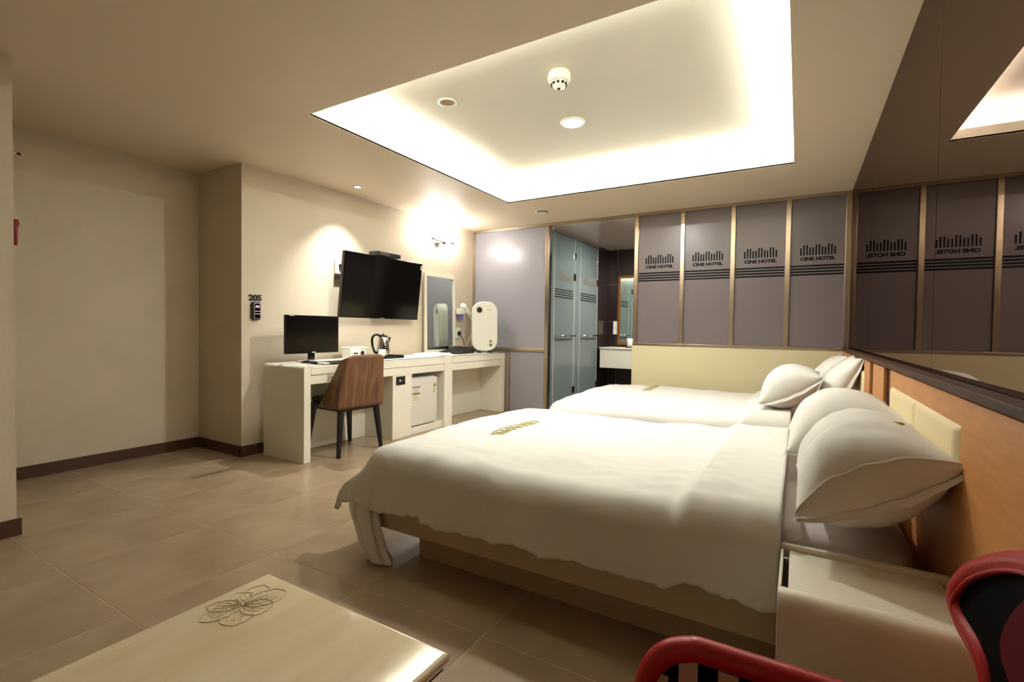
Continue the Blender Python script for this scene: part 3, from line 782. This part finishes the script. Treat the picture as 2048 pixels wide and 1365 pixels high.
MB().tube(smooth_path([(.045, .0, -.02), (.06, .05, -.09), (.06, .07, -.16)], 5), .005, 6).build('cord', 'black_matt', ol, smooth=True)

# ------------------------------------------------------------------ on the walls
tv = thing('television', 'large black television tilted down on the wall', 'television', (-3.775, 3.685, 1.17))
tilt = Matrix.Rotation(math.atan2(.07, .63), 4, 'Y')
B(-.02, .02, -.545, .545, 0, .635).build('casing', 'black_gloss', tv, bevel=.004, M=tilt)
B(.0202, .0208, -.532, .532, .018, .622).build('screen', 'black_gloss', tv, M=tilt)
B(.0202, .0212, -.03, .03, .004, .012).build('brand_mark', 'print_grey', tv, M=tilt)
B(.0213, .022, .515, .545, .565, .612).build('energy_sticker', 'sticker', tv, M=tilt)
MB().lathe([(.011, 0), (.011, .0006)], (.0221, .53, .59), 12, Matrix.Rotation(PI/2, 4, 'Y')).build('sticker_mark', 'sticker_green', tv, M=tilt)
B(-.095, -.03, -.12, .12, .2, .45).build('wall_bracket', 'dark_metal', tv, bevel=.004)
sb = thing('set_top_box', 'small black box resting on top of the television', 'box', (-3.735, 3.70, 1.806))
B(-.055, .06, -.17, .17, .006, .045).build('casing', 'black_matt', sb, bevel=.004)
B(.0602, .061, -.13, -.02, .014, .038).build('display', 'brown_plastic', sb)
B(.0602, .061, .0, .008, .026, .032).build('indicator', 'white_plastic', sb)
B(-.05, .05, -.05, .05, 0, .0059).build('foot', 'black_matt', sb)
ol2 = thing('wall_socket', 'white wall socket behind the left edge of the television', 'socket', (-3.894, 3.235, 1.66))
B(0.001, .014, -.045, .045, -.065, .07).build('plate', 'white_plastic', ol2, bevel=.003)
MB().sphere((.022, .01, .02), .016, 12, 8).build('plug', 'black_matt', ol2, smooth=True)
MB().tube(smooth_path([(.03, .01, .02), (.05, .04, -.01), (.04, .05, -.06)], 5), .004, 6).build('cord', 'black_matt', ol2, smooth=True)
B(0.001, .03, -.05, .06, -.10, -.07).build('cable_tray', 'brown_plastic', ol2, bevel=.003)
wx = lambda y: -3.917+(y-2.291)*(.072/3.179)
rn = text_obj('room_number', '205', .066, basis((.0226, .9997, 0), (0, 0, 1), (wx(2.405)+.002, 2.405, 1.288)), 'print_black', None, .002, .0035, 1.1)
tag(rn, 'black room number 205 on the wall above the keypad', 'number')
kp = thing('door_keypad', 'small black keypad with red display below the room number', 'keypad', (wx(2.405), 2.405, 1.20))
MB().prism([(a, b) for a, b in [(p_[0], p_[1]-.075) for p_ in rrect(.076, .15, .02)]], .022, 'x', .001).build('casing', 'black_matt', kp, bevel=.003)
MB().prism([(a, b) for a, b in [(p_[0]+.004, p_[1]-.066) for p_ in rrect(.056, .132, .014)]], .004, 'x', .0235).build('chrome_edge', 'white_plastic', kp, bevel=.001)
MB().prism([(a, b) for a, b in [(p_[0]+.004, p_[1]-.063) for p_ in rrect(.05, .126, .012)]], .003, 'x', .0265).build('face', 'black_gloss', kp, bevel=.001)
text_obj('display_digits', 'AC', .026, basis((0, 1, 0), (0, 0, 1), (.0305, .004, .028)), 'red_digits', kp, .0005, .0008, 1.1)
for i in range(3):
    for j in range(3):
        B(.0297, .0303, -.014+i*.016, -.007+i*.016, -.005-j*.022, .001-j*.022).build('key', 'key_digits' if j < 2 else 'dark_red', kp)
# wall lamp with globe bulbs
wl = thing('wall_lamp', 'wall lamp with bright globe bulbs above the framed mirror', 'wall lamp', (wx(4.68), 4.68, 2.12))
MB().lathe([(.055, 0), (.055, .012), (.03, .03)], (0.001, 0, 0), 24, Matrix.Rotation(PI/2, 4, 'Y')).build('wall_plate', 'chrome', wl, smooth=True)
MB().tube([(.03, 0, 0), (.11, 0, .0)], .012, 10).build('stem', 'chrome', wl, smooth=True)
MB().tube([(.11, -.19, .02), (.11, 0, .0), (.11, .17, .03)], .009, 10).build('cross_arm', 'chrome', wl, smooth=True)
for by in (-.20, .17):
    MB().lathe([(.024, -.02), (.024, .02)], (.11, by, .025), 16).build('socket_cup', 'chrome', wl, smooth=True)
    MB().sphere((.11, by, .085), .055, 24, 14).build('globe_bulb', 'bulb_glow', wl, smooth=True)
MB().sphere((.125, 0, -.005), .018, 16, 10).build('cap_nut', 'dark_metal', wl, smooth=True)
# near wall stub
fe = thing('emergency_light', 'red glossy emergency lamp holder on the entry wall edge', 'emergency light', (-3.43, .8305, 1.53))
MB().prism([(0, -.065), (.016, -.065), (.017, .02), (.024, .045), (.02, .065), (0, .065)], .07, 'x', -.03).build('housing', 'red_gloss', fe, bevel=.004)
B(-.02, .03, .0205, .0235, .045, .05).build('lens', 'white_plastic', fe)
hk = thing('wall_hook', 'thin metal hook with dark tip on the entry wall edge', 'hook', (-3.43, .8305, 1.925))
MB().tube([(0.02, 0, 0), (.03, .018, .0)], .004, 8).build('rod', 'chrome', hk)
MB().tube([(.03, .0182, 0), (.034, .03, -.001)], .006, 8).build('tip', 'black_matt', hk)

# ------------------------------------------------------------------ on the ceiling
def ring(par, ro, ri, h_, z, m_): return MB().lathe([(ri, z), (ro*.96, z-h_*.2), (ro, z-.001), (ro*.97, z-h_), (ri, z-h_*.7), (ri*.98, z)], (0, 0, 0), 40).build('trim_ring', m_, par, smooth=True)
dl = thing('downlight', 'round lit downlight in the middle of the ceiling recess', 'downlight', (-1.46, 3.30, UPZ))
MB().lathe([(.085, -.012), (.092, -.006), (.092, -.001)], (0, 0, 0), 40).build('trim_ring', 'white_matt', dl, smooth=True)
MB().lathe([(.075, -.0135), (.075, -.0125)], (0, 0, 0), 40).build('lamp_disc', 'lamp_disc', dl)
lamp('downlight_light', 'AREA', (-1.46, 3.30, UPZ-.02), 9.5, (1.0, .99, .96), .15)
sd = thing('smoke_detector', 'white dome smoke detector on the recess ceiling', 'smoke detector', (-1.26, 2.64, UPZ))
MB().lathe([(.066, -.001), (.068, -.04), (.056, -.058)], (0, 0, 0), 36).build('base', 'white_plastic', sd, smooth=True)
MB().lathe([(.05, -.0585), (.036, -.083), (.02, -.086), (.018, -.092)], (0, 0, 0), 36).build('dome', 'white_plastic', sd, smooth=True)
for i in range(10):
    a = 2*PI*i/10; B(-.004, .004, -.008, .008, -.006, .006).build('slot', 'black_matt', sd, M=Matrix.Translation((.044*math.cos(a), .044*math.sin(a), -.070)) @ Matrix.Rotation(a, 4, 'Z'))
MB().lathe([(.011, -.0925), (.010, -.096)], (0, 0, 0), 16).build('sensor', 'black_matt', sd)
sp = thing('ceiling_speaker', 'unlit round fitting with grey grille on the recess ceiling', 'ceiling fitting', (-2.07, 2.61, UPZ))
MB().lathe([(.062, -.001), (.064, -.008), (.05, -.012), (.045, -.004)], (0, 0, 0), 36).build('trim_ring', 'white_plastic', sp, smooth=True)
MB().lathe([(.044, -.0065), (.044, -.002)], (0, 0, 0), 32).build('grille', 'plinth', sp)
sl = thing('spotlight', 'small lit spotlight in the ceiling above the desk', 'spotlight', (-3.60, 3.21, H))
MB().lathe([(.034, -.008), (.038, -.001)], (0, 0, 0), 28).build('trim_ring', 'white_matt', sl, smooth=True)
MB().lathe([(.026, -.0095), (.026, -.0085)], (0, 0, 0), 28).build('lamp_disc', 'spot_disc', sl)
lamp('spotlight_light', 'SPOT', (-3.60, 3.21, H-.015), 34, (1, .99, .95), .03, spot=1.6, blend=.8)
vt = thing('ceiling_vent', 'round white ceiling vent near the frosted glass wall', 'vent', (-2.50, 4.87, H))
MB().lathe([(.085, -.001), (.082, -.006), (.06, -.006), (.058, -.001)], (0, 0, 0), 36).build('flange', 'white_matt', vt, smooth=True)
MB().lathe([(.057, -.002), (.057, -.0065)], (0, 0, 0), 36).build('throat', 'black_matt', vt)
MB().lathe([(.05, -.018), (.056, -.014), (.05, -.012)], (0, 0, 0), 36).build('disc', 'white_matt', vt, smooth=True)
MB().lathe([(.008, -.0121), (.008, -.0066)], (0, 0, 0), 12).build('stem', 'white_matt', vt)
